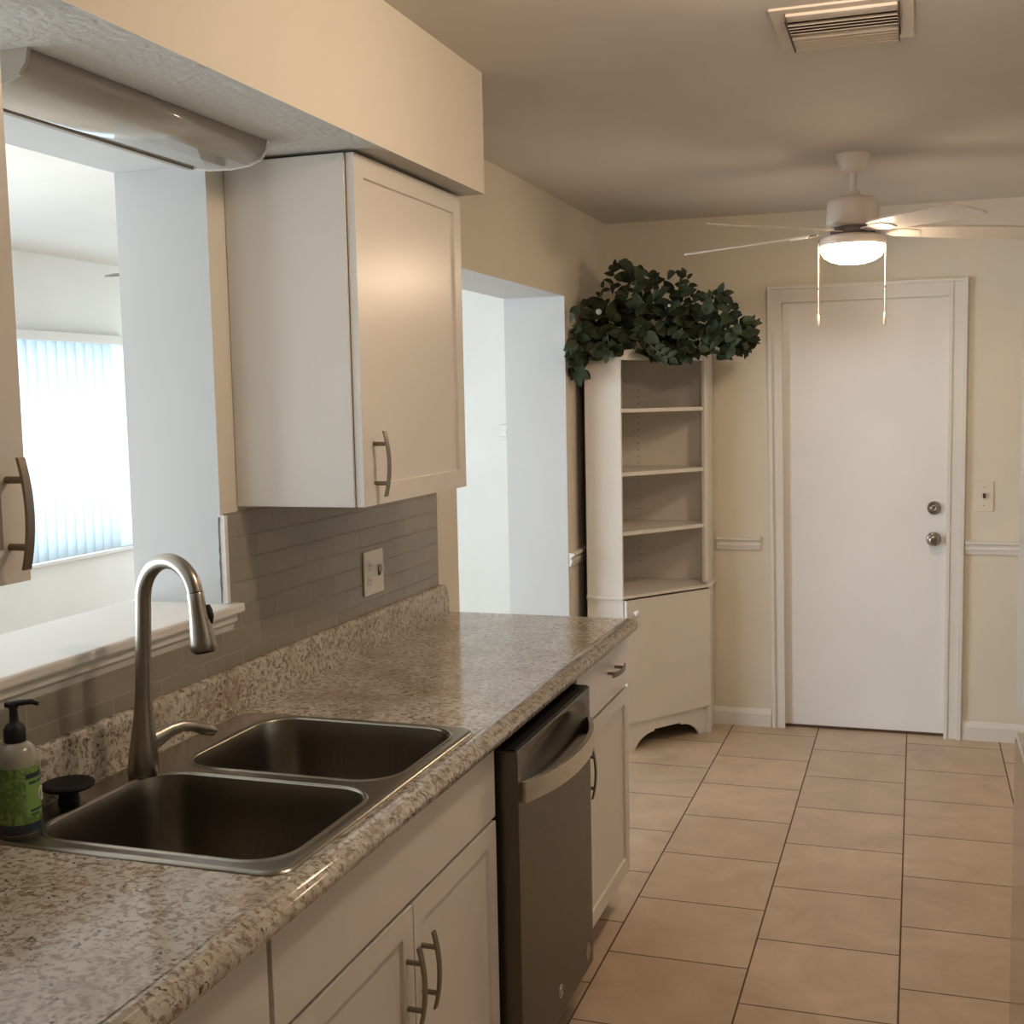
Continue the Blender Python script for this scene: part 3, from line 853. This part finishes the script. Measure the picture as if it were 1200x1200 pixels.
# face stiles and header
bm = bmesh.new(); dbox(bm, 0, .006, -.018, .001, .0, CTOP); t.part('stile', bm, 'shelfwhite')
bm = bmesh.new(); dbox(bm, Ld-.022, Ld, -.018, .001, .725, CTOP); t.part('stile', bm, 'shelfwhite')
bm = bmesh.new(); dbox(bm, .006, Ld-.022, -.016, .0, CTOP-.030, CTOP); t.part('header', bm, 'shelfwhite')
for z in (1.532, 1.250, .985):
    bm = bmesh.new(); prism(bm, [(BX+.012, PL[1]+.020), (PL[0]+.0, PL[1]+.019), (DP(.008, -.004)), (DP(Ld-.024, -.004)), (PR[0]-.019, PR[1]+.0), (PR[0]-.019, BY-.0125), (BX+.012, BY-.0125)], 'Z', z, z+.017)
    t.part('shelf', bm, 'shelfwhite')
bm = bmesh.new()
led = [(BX, PL[1]-.014), (PL[0]+.006, PL[1]-.014), (PR[0]+.014, PR[1]-.010), (PR[0]+.014, BY), (PR[0]+.0005, BY), (PR[0]+.0005, PR[1]), (PL[0], PL[1]-.0005), (BX, PL[1]-.0005)]
prism(bm, led, 'Z', .703, .716)
prism(bm, [(BX+.012, PL[1]+.019), (PL[0], PL[1]+.019), (DP(.007, -.002)), (DP(Ld-.007, -.002)), (PR[0]-.018, PR[1]+.004), (PR[0]-.018, BY-.0125), (BX+.012, BY-.0125)], 'Z', .700, .7155)
t.part('counter_ledge', bm, 'shelfwhite')
bm = bmesh.new(); dbox(bm, .008, Ld-.006, .001, .018, .133, .694)
cd = t.part('door', bm, 'shelfwhite')
kp = DP(.052, .018)
bm = bmesh.new(); tube(bm, [Vector((kp[0], kp[1], .636))+nor*s for s in (0, .004, .010, .016, .022, .027, .029)], [.007, .006, .007, .014, .016, .012, .004], 20)
t.part('knob', bm, 'plate', parent=cd)
# scalloped toe board
bm = bmesh.new()
s0, s1 = .0, Ld
def arc(i):
    a = rad(25+65*i/8); return (math.cos(rad(25))-math.cos(a))*.135, .068*(math.sin(a)-math.sin(rad(25)))/(1-math.sin(rad(25)))
pts = [(s0, 0), (s0, .128), (s1, .128), (s1, 0)]
for i in range(9): q = arc(i); pts.append((s1-.062-q[0], q[1]))
pts += [(s1-.062-arc(8)[0], .077), (s0+.062+arc(8)[0], .077)]
for i in range(8, -1, -1): q = arc(i); pts.append((s0+.062+q[0], q[1]))
vsA = [bm.verts.new((*DP(s, 0), z)) for s, z in pts]; vsB = [bm.verts.new((*DP(s, -.015), z)) for s, z in pts]
bm.faces.new(vsA); bm.faces.new(vsB[::-1])
for i in range(len(pts)): bm.faces.new((vsA[i], vsA[(i+1) % len(pts)], vsB[(i+1) % len(pts)], vsB[i]))
t.part('toe_board', bm, 'shelfwhite')
bm = bmesh.new(); dbox(bm, Ld-.018, Ld+.0, .0005, .0175, .0, .128); t.part('foot_block', bm, 'white')

# ------------------------------------------------------------ artificial foliage on top of it
outl = [(-.053, 1.816), (-.046, 1.96), (.021, 2.046), (.114, 2.069), (.152, 2.172), (.216, 2.195), (.315, 2.155), (.475, 2.139), (.51, 2.12), (.527, 2.05), (.641, 2.045),
        (.701, 1.965), (.778, 1.936), (.808, 1.901), (.778, 1.825), (.735, 1.775), (.683, 1.759), (.605, 1.779), (.499, 1.747), (.419, 1.749), (.329, 1.769), (.248, 1.82),
        (.174, 1.765), (.073, 1.777), (.053, 1.67), (-.023, 1.671), (-.055, 1.726)]
def inside(x, z):
    c = False; n = len(outl)
    for i in range(n):
        x1, z1 = outl[i]; x2, z2 = outl[(i+1) % n]
        if (z1 > z) != (z2 > z) and x < (x2-x1)*(z-z1)/(z2-z1)+x1: c = not c
    return c
rnd = random.Random(11)
def leaf(bm, base, d, up, L, W):
    d = d.normalized(); s = d.cross(up)
    if s.length < .05: s = d.cross(Vector((1, .3, 0)))
    s.normalize(); nn = s.cross(d).normalized()
    n = 6; rows = []
    for i in range(n+1):
        u = i/n; w = W/2*(math.sin(PI*u**.82))**.75 if 0 < i < n else .0006
        c = base + d*(L*u) - nn*(L*.22*u*u); rows.append((c+s*w+nn*w*.28, c, c-s*w+nn*w*.28))
    vr = [[bm.verts.new(p) for p in r] for r in rows]
    for a, b in zip(vr, vr[1:]):
        for k in (0, 1):
            f = bm.faces.new((a[k], a[k+1], b[k+1], b[k])); f.smooth = True
t = Thing('artificial_ivy', 'dark green leafy artificial garland draped over the top of the corner cabinet', 'plant', (.33, 5.4, CTOP+.018))
bm = bmesh.new(); bs = bmesh.new()
core = Vector((.36, 5.38, 1.90))
cnt = 0
def place(x, z, edge):
    dep = rnd.uniform(-.13, .14) if not edge else rnd.uniform(-.05, .08)
    y = 5.24+dep
    if x < .03: y = min(y, 5.20)-(.03-x)*3.4; x = rnd.uniform(.022, .05)
    elif x < .1: y = min(y, 5.3)
    # keep clear of the cabinet body
    if z < CTOP+.035 and .05 < x < PR[0]+.03:
        yfront = PL[1] if x < PL[0] else PL[1]+(x-PL[0])*dirn.y/dirn.x
        if y > yfront-.05: y = yfront-rnd.uniform(.04, .075)
    return Vector((x, y, z))
tries = 0
while cnt < 620 and tries < 20000:
    tries += 1
    x = rnd.uniform(-.06, .81); z = rnd.uniform(1.67, 2.20)
    if not inside(x, z): continue
    p = place(x, z, False)
    out = Vector((p.x-.36, -.35+rnd.uniform(-.3, .3), (p.z-1.86)*.9)).normalized()
    d = (out*.8+Vector((rnd.uniform(-1, 1), rnd.uniform(-1, .3), rnd.uniform(-1, .7)))).normalized()
    L = rnd.uniform(.052, .085); W = L*rnd.uniform(.60, .74)
    tip = p+d*L*.55; tx, tz = tip.x, tip.z
    if not inside(x+d.x*L*.3, z+d.z*L*.3): continue
    if z > 2.03 and rnd.random() < .45: continue
    base = p-d*L*.5
    if base.x < .012 or tip.x < .012: d.x = abs(d.x); base = p.copy(); base.x = max(base.x, .015)
    leaf(bm, base, d, Vector((rnd.uniform(-.6, .6), -1, rnd.uniform(.2, 1))), L, W)
    cnt += 1
# sprays that stick out, with visible stems
def spray(pts, n, L0=.045, both=True):
    P = [Vector(p) for p in pts]
    tube(bs, P, [.0022]*(len(P)-1)+[.001], 6)
    for i in range(n):
        u = (i+.5)/n*(len(P)-1); k = int(u); q = P[k].lerp(P[min(k+1, len(P)-1)], u-k)
        dr = (P[min(k+1, len(P)-1)]-P[k]).normalized()
        sd = Vector((-dr.z, -.3, dr.x))*(1 if i % 2 else -1)
        leaf(bm, q, dr*.6+sd, Vector((rnd.uniform(-.3, .3), -1, .4)), L0*rnd.uniform(.85, 1.2), L0*.62)
    dr = (P[-1]-P[-2]); leaf(bm, P[-1], dr, Vector((0, -1, .4)), L0, L0*.6)
spray([(.22, 5.25, 2.06), (.17, 5.22, 2.12), (.16, 5.2, 2.16), (.20, 5.18, 2.185)], 7, .040)
spray([(.12, 5.25, 2.0), (.10, 5.22, 2.05), (.11, 5.2, 2.085)], 3, .035)
spray([(.33, 5.25, 2.08), (.315, 5.2, 2.13)], 3, .035)
spray([(.47, 5.25, 2.04), (.50, 5.22, 2.09), (.485, 5.2, 2.125)], 6, .035)
spray([(.55, 5.25, 1.98), (.62, 5.2, 2.03), (.645, 5.2, 2.035)], 5, .05)
spray([(.62, 5.3, 1.88), (.70, 5.25, 1.90), (.77, 5.22, 1.905)], 8, .045)
spray([(.62, 5.3, 1.85), (.70, 5.25, 1.82), (.76, 5.22, 1.83)], 6, .05)
spray([(.035, 5.06, 1.82), (.035, 5.0, 1.74), (.045, 5.0, 1.70)], 8, .055)
spray([(.30, 5.15, 1.86), (.37, 5.12, 1.80), (.43, 5.10, 1.765)], 8, .048)
spray([(.45, 5.25, 1.86), (.49, 5.2, 1.80), (.50, 5.18, 1.775)], 6, .048)
spray([(.16, 5.08, 1.88), (.18, 5.04, 1.82), (.175, 5.03, 1.79)], 4, .045)
for ptsx in ([(.28, 5.2, 1.85), (.33, 5.14, 1.79), (.42, 5.12, 1.77)], [(.60, 5.3, 1.82), (.56, 5.33, 1.79), (.53, 5.36, 1.83)]): tube(bs, [Vector(p) for p in ptsx], .0018, 6)
fo = t.part('foliage', bm, 'leaf')
# woody stems rising from the cabinet top through the mass
for i in range(16):
    x = .12+.40*i/15; tube(bs, [(x, 5.46, CTOP+.019), (x+rnd.uniform(-.05, .05), 5.36, CTOP+.06), (x+rnd.uniform(-.12, .12), 5.27, CTOP+rnd.uniform(.10, .25))], .0025, 6)
t.part('stems', bs, 'stem', kind='stuff')
for c, r in (((.145, 5.0, 1.967), .013), ((.44, 5.06, 1.985), .007)):
    bm = bmesh.new(); lathe(bm, [(r*math.sin(a), -r*math.cos(a)) for a in [.15+i*.40 for i in range(8)]], c, 14)
    t.part('berry', bm, 'berry')

# ------------------------------------------------------------ refrigerator at the right
FXF = 1.680
t = Thing('refrigerator', 'stainless steel refrigerator at the right edge, only a sliver of its front showing', 'refrigerator', (2.06, 2.53, 0))
t.part('fridge_body', B(FXF+.065, XR-.03, 2.085, 2.975, .03, 1.765, bev=.004), 'slate')
d1 = t.part('door', B(FXF, FXF+.06, 2.532, 2.98, .865, 1.770, bev=.004), 'fridge')
d2 = t.part('door', B(FXF, FXF+.06, 2.08, 2.528, .865, 1.770, bev=.004), 'fridge')
d3 = t.part('freezer_drawer', B(FXF, FXF+.06, 2.08, 2.98, .05, .788, bev=.004), 'fridge')
t.part('recess_grip', B(FXF+.022, FXF+.064, 2.085, 2.975, .790, .863), 'black')
for a in (2.2, 2.85):
    for b in (FXF+.09, XR-.12): t.part('foot', B(b, b+.04, a, a+.04, 0, .03), 'black')

# ------------------------------------------------------------ lights
w = bpy.data.worlds.new('daylight'); S.world = w; w.use_nodes = True
nt = w.node_tree
bg = nt.nodes['Background']; bg.inputs[0].default_value = (.82, .93, 1.0, 1); bg.inputs[1].default_value = 2.2
def area(name, loc, rot, sx, sy, power, col, shape='RECTANGLE'):
    l = bpy.data.lights.new(name, 'AREA'); l.shape = shape; l.size = sx; l.size_y = sy; l.energy = power; l.color = col
    o = bpy.data.objects.new(name, l); COL.objects.link(o); o.location = loc; o.rotation_euler = rot
    return o
# daylight entering by the living room's window and sliding door
area('daylight_window', (LX-.35, (W1Y0+W1Y1)/2, (W1Z0+W1Z1)/2), (0, -PI/2, 0), W1Z1-W1Z0, W1Y1-W1Y0, 58, (.84, .93, 1.0))
area('daylight_sliding_door', (LX-.04, (SLY0+SLY1)/2, SLZ/2), (0, -PI/2, 0), SLZ-.1, SLY1-SLY0-.1, 78, (.76, .88, 1.0))
area('added_small_window_fill', (LX-.04, 2.65, 1.45), (0, -PI/2, 0), 1.05, 1.15, 54, (.76, .89, 1.0))  # added fill for the living room, set in the unseen small window
area('added_far_window_fill', (-2.40, YE+.04, 1.25), (-PI/2, 0, 0), 1.1, 1.5, 11, (.88, .94, 1.0))  # added fill on the window wall, from the unseen far opening
# warm kitchen ceiling lamp behind the camera
l = bpy.data.lights.new('kitchen_ceiling_lamp', 'POINT'); l.energy = 19; l.color = (1.0, .76, .56); l.shadow_soft_size = .07
o = bpy.data.objects.new('kitchen_ceiling_lamp', l); COL.objects.link(o); o.location = (1.33, 2.08, H-.085)

# ------------------------------------------------------------ camera
cam = bpy.data.cameras.new('camera'); co = bpy.data.objects.new('camera', cam); COL.objects.link(co)
yaw, pitch, roll = .316, .0955, -.019
f_ = Vector((-math.sin(yaw)*math.cos(pitch), math.cos(yaw)*math.cos(pitch), -math.sin(pitch)))
r0 = Vector((math.cos(yaw), math.sin(yaw), 0)); u0 = r0.cross(f_)
r1 = r0*math.cos(roll)+u0*math.sin(roll); u1 = -r0*math.sin(roll)+u0*math.cos(roll)
co.matrix_world = Matrix(((r1.x, u1.x, -f_.x, 1.4495), (r1.y, u1.y, -f_.y, 0), (r1.z, u1.z, -f_.z, 1.5954), (0, 0, 0, 1)))
cam.sensor_fit = 'HORIZONTAL'; cam.sensor_width = 36; cam.lens = 1391.28/1200*36
cam.shift_x = -20.48/1200; cam.shift_y = 2.03/1200
cam.clip_start = .02
S.camera = co
S.view_settings.view_transform = 'Standard'; S.view_settings.look = 'None'
S.view_settings.exposure = 0.10; S.view_settings.gamma = 1; S.view_settings.use_curve_mapping = False
